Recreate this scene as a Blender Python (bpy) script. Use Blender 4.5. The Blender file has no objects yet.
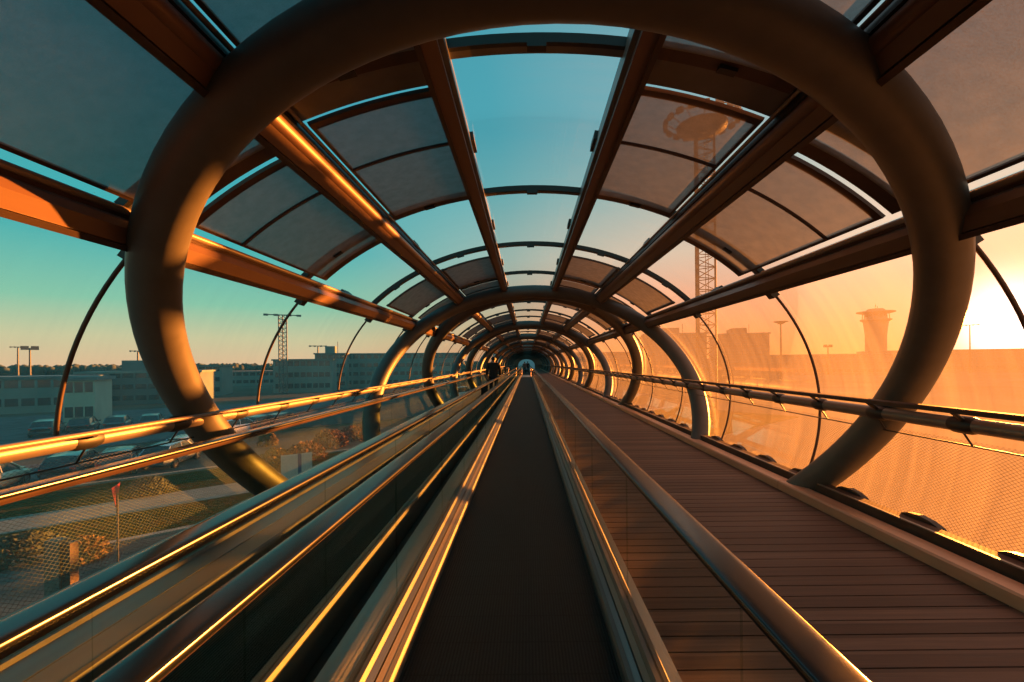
import bpy, bmesh, math, random
from mathutils import Vector, Matrix
random.seed(7)
C = bpy.context.scene.collection
EYE = 1.6
GZ = -4.7                                   # ground level outside, deck is 0
XC, ZC, RA, RB = 0.17, -0.633 + EYE, 3.43, 2.5
TILT, RR = 0.759, 0.172
PER, YA, YB = 10.40, 4.61, 9.75
BAY, Y0 = 2.60, 3.06
KMIN, KMAX = -2, 41                         # bays run from KMIN to KMAX-1
YN, YF = Y0 + KMIN*BAY, Y0 + KMAX*BAY
FAR = 15
rad = math.radians
ORD = ['', 'first', 'second', 'third', 'fourth', 'fifth', 'sixth', 'seventh', 'eighth', 'ninth', 'tenth', 'eleventh', 'twelfth',
       'thirteenth', 'fourteenth', 'fifteenth', 'sixteenth', 'seventeenth', 'eighteenth', 'nineteenth', 'twentieth']
TENS = {20: 'twenty', 30: 'thirty', 40: 'forty'}
def ordinal(n):
    if n <= 20: return ORD[n]
    if n % 10 == 0: return {30: 'thirtieth', 40: 'fortieth', 50: 'fiftieth'}[n]
    return TENS[n//10*10] + '-' + ORD[n % 10]

# ------------------------------------------------------------------ materials
def new_mat(name):
    m = bpy.data.materials.new(name); m.use_nodes = True
    nt = m.node_tree; nt.nodes.clear()
    return m, nt, nt.nodes.new('ShaderNodeOutputMaterial')
def N(nt, typ, **kw):
    n = nt.nodes.new(typ)
    for k, v in kw.items():
        if hasattr(n, k) and not k[0].isupper(): setattr(n, k, v)
    return n
def setin(n, **kw):
    for k, v in kw.items(): n.inputs[k.replace('_', ' ')].default_value = v
def math_(nt, op, a, b=None, c=None, clamp=False):
    n = nt.nodes.new('ShaderNodeMath'); n.operation = op; n.use_clamp = clamp
    for i, v in enumerate((a, b, c)):
        if v is None: continue
        if isinstance(v, (int, float)): n.inputs[i].default_value = v
        else: nt.links.new(v, n.inputs[i])
    return n.outputs[0]
def noise_var(nt, scale, detail=4, stretch=(1, 1, 1), coord='Object'):
    tc = N(nt, 'ShaderNodeTexCoord'); mp = N(nt, 'ShaderNodeMapping')
    mp.inputs['Scale'].default_value = stretch
    nt.links.new(tc.outputs[coord], mp.inputs[0])
    no = N(nt, 'ShaderNodeTexNoise'); setin(no, Scale=scale, Detail=detail, Roughness=.6)
    nt.links.new(mp.outputs[0], no.inputs['Vector'])
    return no.outputs['Fac']
def ramp(nt, fac, stops):
    r = N(nt, 'ShaderNodeValToRGB'); e = r.color_ramp.elements
    while len(e) > 1: e.remove(e[-1])
    for i, (p, c) in enumerate(stops):
        x = e[0] if i == 0 else e.new(p)
        x.position = p; x.color = (*c[:3], 1)
    nt.links.new(fac, r.inputs[0]); return r.outputs[0]
def pbr(name, col, rough=.5, metal=0., var=.15, scale=6, stretch=(1, 1, 1), bump=0., spec=.5, coat=0.):
    m, nt, out = new_mat(name)
    b = N(nt, 'ShaderNodeBsdfPrincipled')
    setin(b, Roughness=rough, Metallic=metal); b.inputs['Specular IOR Level'].default_value = spec
    if coat: b.inputs['Coat Weight'].default_value = coat; b.inputs['Coat Roughness'].default_value = .15
    f = noise_var(nt, scale, 4, stretch)
    c0 = tuple(max(0, x*(1-var)) for x in col); c1 = tuple(x*(1+var) for x in col)
    nt.links.new(ramp(nt, f, [(.3, c0), (.7, c1)]), b.inputs['Base Color'])
    if bump:
        bp = N(nt, 'ShaderNodeBump'); setin(bp, Strength=bump, Distance=.02)
        nt.links.new(f, bp.inputs['Height']); nt.links.new(bp.outputs[0], b.inputs['Normal'])
    nt.links.new(b.outputs[0], out.inputs[0]); return m

def mix_sh(nt, fac, a, b):
    n = N(nt, 'ShaderNodeMixShader')
    if isinstance(fac, (int, float)): n.inputs[0].default_value = fac
    else: nt.links.new(fac, n.inputs[0])
    nt.links.new(a, n.inputs[1]); nt.links.new(b, n.inputs[2]); return n.outputs[0]
def glass(name, dust, dustcol=(1, .95, .9), tint=(1, 1, 1), gloss=.5, streak=True, rough=.02, stretch=(1, 6, .35)):
    """clear pane with a film of dust that scatters light through it, and fresnel reflection"""
    m, nt, out = new_mat(name)
    tr = N(nt, 'ShaderNodeBsdfTransparent'); tr.inputs[0].default_value = (*tint, 1)
    tl = N(nt, 'ShaderNodeBsdfTranslucent'); tl.inputs[0].default_value = (*dustcol, 1)
    gl = N(nt, 'ShaderNodeBsdfGlossy'); setin(gl, Roughness=rough)
    if streak:
        f = noise_var(nt, 1.3, 5, stretch)
        fac = math_(nt, 'MULTIPLY_ADD', f, dust*.9, dust*.55)
    else: fac = dust
    body = mix_sh(nt, fac, tr.outputs[0], tl.outputs[0])
    lw = N(nt, 'ShaderNodeLayerWeight'); lw.inputs[0].default_value = .12
    body = mix_sh(nt, math_(nt, 'MULTIPLY', lw.outputs['Fresnel'], gloss), body, gl.outputs[0])
    nt.links.new(body, out.inputs[0]); return m

M = {}
M['ring'] = pbr('ring_paint', (.075, .068, .058), .5, .0, .12, 5)
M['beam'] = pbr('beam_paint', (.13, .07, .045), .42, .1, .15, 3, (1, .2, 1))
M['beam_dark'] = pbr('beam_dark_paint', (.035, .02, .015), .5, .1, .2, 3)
M['frame'] = pbr('frame_paint', (.065, .035, .025), .5, .2, .2, 4)
M['frame_grey'] = pbr('frame_grey_metal', (.15, .14, .13), .4, .3, .15, 4)
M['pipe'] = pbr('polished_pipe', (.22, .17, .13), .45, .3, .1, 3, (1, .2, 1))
M['seal'] = pbr('black_seal', (.012, .012, .013), .5, 0, .2, 5)
M['rubber'] = pbr('black_handrail_rubber', (.006, .008, .010), .24, 0, .2, 4, spec=.5)
M['steel'] = pbr('brushed_steel', (.105, .098, .094), .5, .25, .12, 6, (1, .04, 1))
M['steel_dark'] = pbr('dark_steel', (.20, .20, .20), .33, .85, .15, 6, (1, .05, 1))
M['rail_trim'] = pbr('handrail_track_metal', (.055, .03, .02), .5, .0, .1, 6, (1, .05, 1))
M['plate'] = pbr('floor_cover_plate', (.26, .27, .27), .33, .85, .2, 3, (1, .1, 1))
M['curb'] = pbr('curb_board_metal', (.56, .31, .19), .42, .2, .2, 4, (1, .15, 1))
M['kick'] = pbr('kick_rail_paint', (.085, .045, .03), .7, .0, .2, 4, spec=.15)
M['slab'] = pbr('floor_slab_concrete', (.05, .048, .045), .8, 0, .2, 2)
M['asphalt'] = pbr('asphalt', (.10, .11, .115), .9, 0, .25, .7, spec=0.)
M['ground'] = pbr('open_ground', (.10, .095, .075), .95, 0, .3, .05, spec=0.)
M['path'] = pbr('concrete_path', (.25, .265, .255), .85, 0, .15, 1.5, spec=0.)
M['kerb'] = pbr('kerb_stone', (.30, .29, .27), .85, 0, .15, 2)
M['white'] = pbr('road_marking_white', (.62, .64, .66), .7, 0, .1, 5)
M['wall_pale'] = pbr('pale_building_wall', (.30, .35, .28), .8, 0, .15, .3)
M['wall_teal'] = pbr('grey_green_building_wall', (.13, .19, .18), .8, 0, .25, .15)
M['wall_dark'] = pbr('dark_building_wall', (.08, .12, .125), .8, 0, .25, .15)
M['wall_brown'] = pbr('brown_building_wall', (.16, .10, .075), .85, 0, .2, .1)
M['win_dark'] = pbr('dark_window_glass', (.02, .035, .04), .12, 0, .3, 2)
M['mast'] = pbr('mast_galvanised_steel', (.022, .015, .012), .6, .2, .15, 2)
M['mast_grey'] = pbr('grey_mast_steel', (.07, .08, .075), .6, .2, .15, 2)
M['lamp_white'] = pbr('lamp_housing', (.35, .33, .30), .4, .2, .1, 2)
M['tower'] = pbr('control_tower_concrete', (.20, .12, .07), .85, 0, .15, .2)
M['foliage_dark'] = pbr('dark_foliage', (.035, .055, .04), .9, 0, .4, .3)
M['foliage_red'] = pbr('reddish_brown_foliage', (.12, .05, .035), .85, 0, .4, 3)
M['foliage_gold'] = pbr('golden_foliage', (.16, .10, .025), .85, 0, .4, 3)
M['bark'] = pbr('bark', (.06, .045, .035), .9, 0, .3, 6)
M['car_dark'] = pbr('dark_blue_car_paint', (.018, .026, .04), .25, .3, .05, 1, coat=.6)
M['car_silver'] = pbr('silver_car_paint', (.34, .40, .47), .28, .5, .05, 1, coat=.6)
M['car_white'] = pbr('white_car_paint', (.62, .66, .72), .3, 0, .05, 1, coat=.5)
M['car_teal'] = pbr('blue_green_car_paint', (.06, .12, .13), .3, .3, .05, 1, coat=.5)
M['rail_tube'] = pbr('grey_rail_tube', (.17, .145, .125), .42, .35, .1, 4)
M['deck_sunlit'] = pbr('sunlit_brushed_metal', (.22, .175, .13), .4, .45, .15, 6, (1, .04, 1))  # deck steel with the warm sunlight put into its colour
M['car_red'] = pbr('red_car_paint', (.26, .045, .035), .3, .1, .05, 1, coat=.5)
M['car_cream'] = pbr('cream_car_paint', (.55, .52, .38), .3, .0, .05, 1, coat=.5)
M['tyre'] = pbr('tyre_rubber', (.012, .012, .012), .8, 0, .2, 5)
M['hub'] = pbr('wheel_hub_metal', (.35, .35, .36), .35, .8, .1, 5)
M['lamp_red'] = pbr('red_lamp_lens', (.5, .03, .02), .25, 0, .1, 5)
M['lamp_clear'] = pbr('clear_lamp_lens', (.7, .7, .68), .15, 0, .1, 5)
M['sign_red'] = pbr('sign_red', (.55, .06, .05), .45, 0, .05, 5)
M['sign_white'] = pbr('sign_white', (.65, .66, .66), .45, 0, .05, 5)
M['sign_blue'] = pbr('sign_blue', (.05, .12, .28), .45, 0, .05, 5)
M['coat'] = pbr('black_coat_cloth', (.010, .010, .011), .85, 0, .3, 20)
M['trousers'] = pbr('dark_trouser_cloth', (.018, .018, .022), .9, 0, .3, 20)
M['skin'] = pbr('skin', (.42, .25, .18), .55, 0, .1, 8)
M['hair'] = pbr('dark_hair', (.012, .009, .008), .6, 0, .3, 30)
M['shoe'] = pbr('shoe_leather', (.015, .012, .011), .4, 0, .2, 10)
M['bag'] = pbr('dark_bag_fabric', (.02, .016, .018), .8, 0, .3, 20)
M['jacket_grey'] = pbr('grey_jacket_cloth', (.10, .10, .11), .85, 0, .3, 20)
M['glass_wall'] = glass('dusty_wall_glass', .125, (1, .93, .86), gloss=.3)
M['glass_roof'] = glass('roof_glass', .06, (1, .96, .92), gloss=.12)
M['glass_rail'] = glass('balustrade_glass', 0., (.9, .95, .9), tint=(.90, .93, .89), gloss=.07, streak=False)

def fabric_mat():
    m, nt, out = new_mat('woven_shade_fabric')
    tr = N(nt, 'ShaderNodeBsdfTransparent'); tr.inputs[0].default_value = (1, 1, 1, 1)
    tl = N(nt, 'ShaderNodeBsdfTranslucent'); df = N(nt, 'ShaderNodeBsdfDiffuse')
    f = noise_var(nt, 9, 6, (1, 1, 1))
    col = ramp(nt, f, [(.3, (.27, .265, .26)), (.7, (.37, .365, .355))])
    nt.links.new(col, tl.inputs[0])
    nt.links.new(ramp(nt, f, [(.3, (.24, .225, .205)), (.7, (.33, .31, .285))]), df.inputs[0])
    body = mix_sh(nt, .87, tl.outputs[0], df.outputs[0])
    # open weave: fine threads, partly see-through
    tc = N(nt, 'ShaderNodeTexCoord'); sp = N(nt, 'ShaderNodeSeparateXYZ'); nt.links.new(tc.outputs['Object'], sp.inputs[0])
    w = noise_var(nt, 160, 1, (1, 1, 1))
    lw = N(nt, 'ShaderNodeLayerWeight'); lw.inputs[0].default_value = .5
    fac = math_(nt, 'ADD', math_(nt, 'MULTIPLY_ADD', w, .30, .60), math_(nt, 'MULTIPLY', lw.outputs['Facing'], .3), clamp=True)
    body = mix_sh(nt, fac, tr.outputs[0], body)
    nt.links.new(body, out.inputs[0]); return m
M['fabric'] = fabric_mat()

def net_mat():
    """diamond wire netting: thin strands, open between"""
    m, nt, out = new_mat('wire_netting')
    tr = N(nt, 'ShaderNodeBsdfTransparent')
    b = N(nt, 'ShaderNodeBsdfPrincipled'); setin(b, Roughness=.5, Metallic=.0); b.inputs['Base Color'].default_value = (.05, .037, .028, 1)
    tc = N(nt, 'ShaderNodeTexCoord'); sp = N(nt, 'ShaderNodeSeparateXYZ'); nt.links.new(tc.outputs['Object'], sp.inputs[0])
    u = math_(nt, 'MULTIPLY', sp.outputs['Y'], 1/.044); v = math_(nt, 'MULTIPLY', sp.outputs['Z'], 1/.03)
    a = math_(nt, 'ABSOLUTE', math_(nt, 'SUBTRACT', math_(nt, 'FRACT', math_(nt, 'ADD', u, v)), .5))
    c = math_(nt, 'ABSOLUTE', math_(nt, 'SUBTRACT', math_(nt, 'FRACT', math_(nt, 'SUBTRACT', u, v)), .5))
    mx = math_(nt, 'MAXIMUM', a, c)
    fac = math_(nt, 'GREATER_THAN', mx, .46)
    nt.links.new(mix_sh(nt, fac, tr.outputs[0], b.outputs[0]), out.inputs[0]); return m
M['net'] = net_mat()

def wood_mat():
    m, nt, out = new_mat('weathered_deck_wood')
    b = N(nt, 'ShaderNodeBsdfPrincipled'); setin(b, Roughness=.6); b.inputs['Specular IOR Level'].default_value = .25
    f = noise_var(nt, 4, 8, (.35, 7, 1))
    tc = N(nt, 'ShaderNodeTexCoord'); sp = N(nt, 'ShaderNodeSeparateXYZ'); nt.links.new(tc.outputs['Object'], sp.inputs[0])
    idx = math_(nt, 'FLOOR', math_(nt, 'MULTIPLY', sp.outputs['Y'], 1/.145))
    wn = N(nt, 'ShaderNodeTexWhiteNoise', noise_dimensions='1D'); nt.links.new(idx, wn.inputs['W'])
    s = math_(nt, 'ADD', math_(nt, 'MULTIPLY', f, .7), math_(nt, 'MULTIPLY', wn.outputs['Value'], .3))
    nt.links.new(ramp(nt, s, [(.25, (.055, .029, .021)), (.55, (.115, .064, .047)), (.8, (.20, .12, .088))]), b.inputs['Base Color'])
    rg = ramp(nt, f, [(.2, (.5,)*3), (.8, (.75,)*3)]); nt.links.new(rg, b.inputs['Roughness'])
    bp = N(nt, 'ShaderNodeBump'); setin(bp, Strength=.35, Distance=.006); nt.links.new(f, bp.inputs['Height'])
    nt.links.new(bp.outputs[0], b.inputs['Normal']); nt.links.new(b.outputs[0], out.inputs[0]); return m
M['wood'] = wood_mat()

def belt_mat():
    m, nt, out = new_mat('grooved_pallet_belt')
    b = N(nt, 'ShaderNodeBsdfPrincipled'); setin(b, Roughness=.6, Metallic=.0); b.inputs['Specular IOR Level'].default_value = .15
    tc = N(nt, 'ShaderNodeTexCoord'); sp = N(nt, 'ShaderNodeSeparateXYZ'); nt.links.new(tc.outputs['Object'], sp.inputs[0])
    gx = math_(nt, 'ABSOLUTE', math_(nt, 'SUBTRACT', math_(nt, 'FRACT', math_(nt, 'MULTIPLY', sp.outputs['X'], 1/.018)), .5))
    gy = math_(nt, 'ABSOLUTE', math_(nt, 'SUBTRACT', math_(nt, 'FRACT', math_(nt, 'MULTIPLY', sp.outputs['Y'], 1/.27)), .5))
    line = math_(nt, 'LESS_THAN', gy, .018)
    f = noise_var(nt, 3, 5, (1, 1, 1))
    groove = math_(nt, 'MULTIPLY', gx, 2.0)
    s = math_(nt, 'MULTIPLY', groove, math_(nt, 'MULTIPLY_ADD', f, .6, .6))
    s = math_(nt, 'MULTIPLY', s, math_(nt, 'SUBTRACT', 1, math_(nt, 'MULTIPLY', line, .8)))
    nt.links.new(ramp(nt, s, [(.1, (.002, .003, .003)), (.9, (.014, .020, .018))]), b.inputs['Base Color'])
    bp = N(nt, 'ShaderNodeBump'); setin(bp, Strength=.5, Distance=.006); nt.links.new(groove, bp.inputs['Height'])
    nt.links.new(bp.outputs[0], b.inputs['Normal']); nt.links.new(b.outputs[0], out.inputs[0]); return m
M['belt'] = belt_mat()

def grass_mat():
    m, nt, out = new_mat('rough_autumn_grass')
    b = N(nt, 'ShaderNodeBsdfPrincipled'); setin(b, Roughness=.95); b.inputs['Specular IOR Level'].default_value = 0
    f = noise_var(nt, .45, 10); g = noise_var(nt, 3.2, 8)
    s = math_(nt, 'ADD', math_(nt, 'MULTIPLY', f, .55), math_(nt, 'MULTIPLY', g, .45))
    nt.links.new(ramp(nt, s, [(.38, (.016, .024, .006)), (.47, (.042, .054, .010)), (.55, (.065, .050, .012)), (.66, (.11, .05, .02))]), b.inputs['Base Color'])
    bp = N(nt, 'ShaderNodeBump'); setin(bp, Strength=1, Distance=.15); nt.links.new(g, bp.inputs['Height'])
    nt.links.new(bp.outputs[0], b.inputs['Normal']); nt.links.new(b.outputs[0], out.inputs[0]); return m
M['grass'] = grass_mat()

# ------------------------------------------------------------------ mesh building
class MB:
    def __init__(s): s.v = []; s.f = []; s.m = []; s.sm = []; s.mats = []; s.mi = 0; s.smooth = False
    def use(s, mat, smooth=None):
        if mat not in s.mats: s.mats.append(mat)
        s.mi = s.mats.index(mat)
        if smooth is not None: s.smooth = smooth
        return s
    def add(s, vs, fs, smooth=None):
        o = len(s.v); s.v += [tuple(v) for v in vs]
        for f in fs:
            s.f.append([o+i for i in f]); s.m.append(s.mi); s.sm.append(s.smooth if smooth is None else smooth)
    def box(s, x0, x1, y0, y1, z0, z1):
        vs = [(x, y, z) for x in (x0, x1) for y in (y0, y1) for z in (z0, z1)]
        s.add(vs, [(0, 1, 3, 2), (4, 6, 7, 5), (0, 4, 5, 1), (2, 3, 7, 6), (0, 2, 6, 4), (1, 5, 7, 3)], False)
    def obox(s, c, hx, hy, hz, rz=0):
        ca, sa = math.cos(rz), math.sin(rz)
        vs = []
        for x in (-hx, hx):
            for y in (-hy, hy):
                for z in (-hz, hz): vs.append((c[0]+x*ca-y*sa, c[1]+x*sa+y*ca, c[2]+z))
        s.add(vs, [(0, 1, 3, 2), (4, 6, 7, 5), (0, 4, 5, 1), (2, 3, 7, 6), (0, 2, 6, 4), (1, 5, 7, 3)], False)
    def prism_y(s, prof, ys, smooth=False):
        """closed (x,z) outline run along y"""
        n = len(prof); vs = [(x, y, z) for y in ys for x, z in prof]; fs = []
        for k in range(len(ys)-1):
            for i in range(n):
                j = (i+1) % n
                fs.append((k*n+i, k*n+j, (k+1)*n+j, (k+1)*n+i))
        s.add(vs, fs, smooth)
        L = (len(ys)-1)*n
        s.add([(x, ys[0], z) for x, z in prof], [tuple(range(n))], False)
        s.add([(x, ys[-1], z) for x, z in prof], [tuple(reversed(range(n)))], False)
    def tube(s, pts, r, n=10, closed=False, caps=True, up=None):
        pts = [Vector(p) for p in pts]; K = len(pts)
        rs = r if isinstance(r, (list, tuple)) else [r]*K
        vs = []; u = None
        for i, p in enumerate(pts):
            if closed: d = pts[(i+1) % K]-pts[i-1]
            else: d = pts[min(i+1, K-1)]-pts[max(i-1, 0)]
            d.normalize()
            if u is None:
                u = d.cross(Vector((0, 0, 1)))
                if u.length < .05: u = d.cross(Vector((1, 0, 0)))
            u = (u - d*u.dot(d)).normalized(); w = d.cross(u)
            for j in range(n):
                a = 2*math.pi*j/n
                vs.append(p + (u*math.cos(a)+w*math.sin(a))*rs[i])
        fs = []
        for i in range(K if closed else K-1):
            for j in range(n):
                a, b = i*n+j, i*n+(j+1) % n; i2 = (i+1) % K
                fs.append((a, b, i2*n+(j+1) % n, i2*n+j))
        s.add(vs, fs, True)
        if caps and not closed:
            s.add(vs[:n], [tuple(reversed(range(n)))], False); s.add(vs[-n:], [tuple(range(n))], False)
    def lathe(s, prof, c=(0, 0, 0), n=24, smooth=True, sx=1, sy=1):
        vs = []; K = len(prof)
        for r, z in prof:
            for j in range(n):
                a = 2*math.pi*j/n; vs.append((c[0]+r*math.cos(a)*sx, c[1]+r*math.sin(a)*sy, c[2]+z))
        fs = [(i*n+j, i*n+(j+1) % n, (i+1)*n+(j+1) % n, (i+1)*n+j) for i in range(K-1) for j in range(n)]
        fs.append(tuple(reversed(range(n)))); fs.append(tuple((K-1)*n+j for j in range(n)))
        s.add(vs, fs, smooth)
    def build(s, name, parent=None, off=(0, 0, 0)):
        me = bpy.data.meshes.new(name)
        me.from_pydata([(x-off[0], y-off[1], z-off[2]) for x, y, z in s.v], [], s.f)
        for m in s.mats: me.materials.append(m)
        me.polygons.foreach_set('material_index', s.m); me.polygons.foreach_set('use_smooth', s.sm)
        me.update()
        o = bpy.data.objects.new(name, me); C.objects.link(o)
        if parent: o.parent = parent
        return o
def mb(mat, smooth=False): return MB().use(M[mat], smooth)
def tag(o, label=None, cat=None, group=None, kind=None):
    if label: o['label'] = label
    if cat: o['category'] = cat
    if group: o['group'] = group
    if kind: o['kind'] = kind
    return o
def empty(name, loc=(0, 0, 0), rz=0, **kw):
    o = bpy.data.objects.new(name, None); C.objects.link(o); o.location = loc; o.rotation_euler = (0, 0, rz)
    o.empty_display_size = .1
    return tag(o, **kw)
def copy_tree(o, parent=None):
    c = o.copy(); C.objects.link(c)
    if parent: c.parent = parent
    for ch in list(o.children): copy_tree(ch, c)
    return c

XS = .085
def P(t, off, side=1):
    """point on the tunnel's oval cross section, t degrees up from the side"""
    a = rad(t); x = (RA+off)*math.cos(a); z = ZC+(RB+off)*math.sin(a)
    return (XS + side*x, z)
def arcbox(m, t0, t1, o0, o1, y0, y1, side=1, n=6):
    """curved bar: follows the section from t0 to t1, between two offsets, y0..y1"""
    vs = []
    for i in range(n+1):
        t = t0+(t1-t0)*i/n
        (xa, za), (xb, zb) = P(t, o0, side), P(t, o1, side)
        vs += [(xa, y0, za), (xb, y0, zb), (xb, y1, zb), (xa, y1, za)]
    fs = []
    for i in range(n):
        a, b = i*4, i*4+4
        for j in range(4): fs.append((a+j, a+(j+1) % 4, b+(j+1) % 4, b+j))
    fs += [(3, 2, 1, 0), (n*4, n*4+1, n*4+2, n*4+3)]
    m.add(vs, fs, False)
def arcsheet(m, t0, t1, off, y0, y1, side=1, n=10, th=.012):
    """curved sheet with a real thickness; smooth"""
    vs = []
    for i in range(n+1):
        t = t0+(t1-t0)*i/n; x, z = P(t, off, side)
        vs += [(x, y0, z), (x, y1, z)]
    m.add(vs, [(2*i, 2*i+1, 2*i+3, 2*i+2) for i in range(n)], True)

# ------------------------------------------------------------------ rings
def ring_mesh(s):
    m = mb('ring', True); pts = []
    for i in range(120):
        a = 2*math.pi*i/120
        pts.append((XC+RA*math.cos(a), s*RA*math.sin(a)*math.sin(TILT), ZC+.03+RA*math.sin(a)*math.cos(TILT)))
    m.tube(pts, RR, 20, closed=True)
    return m
ringA = ringB = None; rn = 0
ry = [(YB-PER, 1)]
for k in range(0, 11):
    for y, s in ((YA+PER*k, -1), (YB+PER*k, 1)):
        if y < YF-2.5: ry.append((y, s))
for y, s in ry:
    proto = ringA if s < 0 else ringB
    if proto is None:
        o = ring_mesh(s).build('steel_ring')
        if s < 0: ringA = o
        else: ringB = o
    else: o = proto.copy(); C.objects.link(o)
    o.location = (0, y, 0)
    lean = 'top leaning toward the viewer' if s < 0 else 'top leaning away from the viewer'
    if rn == 0: lab = 'tubular steel ring overhead behind the viewer, before the big near ring'
    elif rn == 1: lab = 'big nearest tubular steel ring of the tunnel, glowing orange on its left inner face'
    else: lab = '%s tubular steel ring along the tunnel, %s' % (ordinal(rn), lean)
    tag(o, lab, 'steel ring', 'tubular steel rings of the tunnel'); rn += 1

# ------------------------------------------------------------------ long beams
def quad(t0, t1, o0, o1, side): return [P(t0, o0, side), P(t0, o1, side), P(t1, o1, side), P(t1, o0, side)]
for side, sn in ((-1, 'left'), (1, 'right')):
    r = empty('side_beam', (0, YN, 0), label='long brown steel beam along the %s side above the glass wall' % sn, cat='beam', group='long roof beams', kind='thing')
    off = (0, YN, 0)
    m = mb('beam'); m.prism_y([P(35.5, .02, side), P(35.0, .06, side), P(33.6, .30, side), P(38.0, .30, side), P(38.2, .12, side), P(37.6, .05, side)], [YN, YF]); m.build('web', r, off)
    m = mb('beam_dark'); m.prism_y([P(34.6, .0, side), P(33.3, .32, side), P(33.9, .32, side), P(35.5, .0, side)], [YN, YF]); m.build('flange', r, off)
    m = mb('pipe', True); x, z = P(38.9, .20, side); m.tube([(x, YN, z), (x, YF, z)], .028, 10); m.build('pipe', r, off)
    m = mb('frame'); m.prism_y(quad(38.2, 38.7, .16, .33, side), [YN, YF]); m.build('gutter', r, off)
    r = empty('shoulder_beam', (0, YN, 0), label='deep brown steel beam with a pipe along the upper %s shoulder of the roof' % sn, cat='beam', group='long roof beams', kind='thing')
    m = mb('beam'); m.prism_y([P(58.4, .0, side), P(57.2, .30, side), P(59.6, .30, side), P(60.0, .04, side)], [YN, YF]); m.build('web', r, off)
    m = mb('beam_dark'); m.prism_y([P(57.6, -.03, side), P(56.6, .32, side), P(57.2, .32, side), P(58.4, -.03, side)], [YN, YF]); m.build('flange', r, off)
    m = mb('beam', True); x, z = P(60.3, .10, side); m.tube([(x, YN, z), (x, YF, z)], .06, 14); m.build('pipe', r, off)
    m = mb('seal'); m.prism_y(quad(60.9, 61.5, .14, .31, side), [YN, YF]); m.build('seal', r, off)
    m = mb('pipe', True); x, z = P(61.9, .22, side); m.tube([(x, YN, z), (x, YF, z)], .016, 8); m.build('rod', r, off)
    r = empty('crown_beam', (0, YN, 0), label='narrow brown steel beam just %s of the crown of the roof' % sn, cat='beam', group='long roof beams', kind='thing')
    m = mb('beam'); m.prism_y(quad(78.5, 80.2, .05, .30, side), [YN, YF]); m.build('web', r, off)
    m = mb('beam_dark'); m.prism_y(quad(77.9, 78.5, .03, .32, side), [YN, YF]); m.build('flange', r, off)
    m = mb('frame_grey'); m.prism_y(quad(80.2, 80.8, .12, .32, side), [YN, YF]); m.build('gutter', r, off)

# ------------------------------------------------------------------ roof panels
SK = .33
def panel_parts(band, kind, side):
    """list of (part name, MB) in bay-local coordinates, y 0..BAY"""
    if band == 'SD': t0, t1, a0, a1 = 38.8, 56.8, 40.7, 56.2
    elif band == 'DT': t0, t1, a0, a1 = 61.5, 78.0, 62.8, 77.6
    else: t0, t1, a0, a1 = 80.8, 99.2, 82, 98
    parts = []
    m = mb('glass_roof', True); arcsheet(m, t0, t1, SK, 0, BAY, side, 10); parts.append(('glass_pane', m))
    m = mb('frame_grey'); arcbox(m, t0, t1, .265, .315, .0, .08 if band == 'TT' else (.32 if kind == 'shade' and band == 'DT' else .10), side, 8)
    parts.append(('cross_bar', m))
    m = mb('seal'); arcbox(m, t0, t1, .26, .325, -.04, .0, side, 8)
    tm = (t0+t1)/2; arcbox(m, tm-1.0, tm+1.0, .22, .26, -.06, .0, side, 2)
    parts.append(('seal_strip', m))
    if band == 'TT' or kind == 'clear':
        for ta, tb in ((t0, t0+.5), (t1-.5, t1)):
            m = mb('seal'); arcbox(m, ta, tb, .24, .32, BAY*.45, BAY*.55, side, 2)
            parts.append(('clip', m))
    if kind == 'shade':
        y0, y1, bw = (.38, BAY-.10, .12) if band == 'DT' else (.52, BAY+.26, .15)
        m = mb('fabric', True); arcsheet(m, a0, a1, .24, y0+.05, y1, side, 10); parts.append(('shade_fabric', m))
        m = mb('frame'); b = .5
        arcbox(m, a0-b, a1+b, .245, .275, y0-.02, y0+.06, side, 8); arcbox(m, a0-b, a1+b, .245, .275, y1-.02, y1+bw, side, 8)
        arcbox(m, a0-b, a0, .245, .275, y0, y1, side, 2); arcbox(m, a1, a1+b, .245, .275, y0, y1, side, 2)
        parts.append(('shade_frame', m))
        m = mb('frame'); ym = BAY*.44; arcbox(m, a0, a1, .215, .235, ym-.015, ym+.015, side, 8); parts.append(('rib', m))
    if kind == 'long':      # shade that starts after an open gap
        y0, y1 = .55, BAY-.05
        m = mb('fabric', True); arcsheet(m, a0, a1, .24, y0, y1, side, 10); parts.append(('shade_fabric', m))
        m = mb('frame'); b = .8
        arcbox(m, a0-b, a1+b, .235, .265, y0-.01, y0+.03, side, 8)
        arcbox(m, a0-b, a0, .245, .275, y0, y1, side, 2); arcbox(m, a1, a1+b, .245, .275, y0, y1, side, 2)
        parts.append(('shade_frame', m))
    return parts
PROTO = {}
def merged(parts):
    g = MB()
    for _, m in parts:
        for f, mi, sm in zip(m.f, m.m, m.sm):
            pass
        o = len(g.v); g.v += m.v
        idx = []
        for mt in m.mats:
            if mt not in g.mats: g.mats.append(mt)
            idx.append(g.mats.index(mt))
        for f, mi, sm in zip(m.f, m.m, m.sm):
            g.f.append([o+i for i in f]); g.m.append(idx[mi]); g.sm.append(sm)
    return g
def place(key, name, maker, y, far):
    k2 = (key, far)
    if k2 in PROTO:
        o = copy_tree(PROTO[k2])
    else:
        parts = maker()
        if far: o = merged(parts).build(name)
        else:
            o = empty(name)
            for pn, m in parts: m.build(pn, o)
        PROTO[k2] = o
    o.location = (0, y, 0)
    for q in ('label', 'category', 'group', 'kind'):
        if q in o: del o[q]
    return o
def bay_kind(k):
    r = k % 4
    return 'clear' if r == 1 else ('long' if r == 2 else 'shade')
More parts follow.
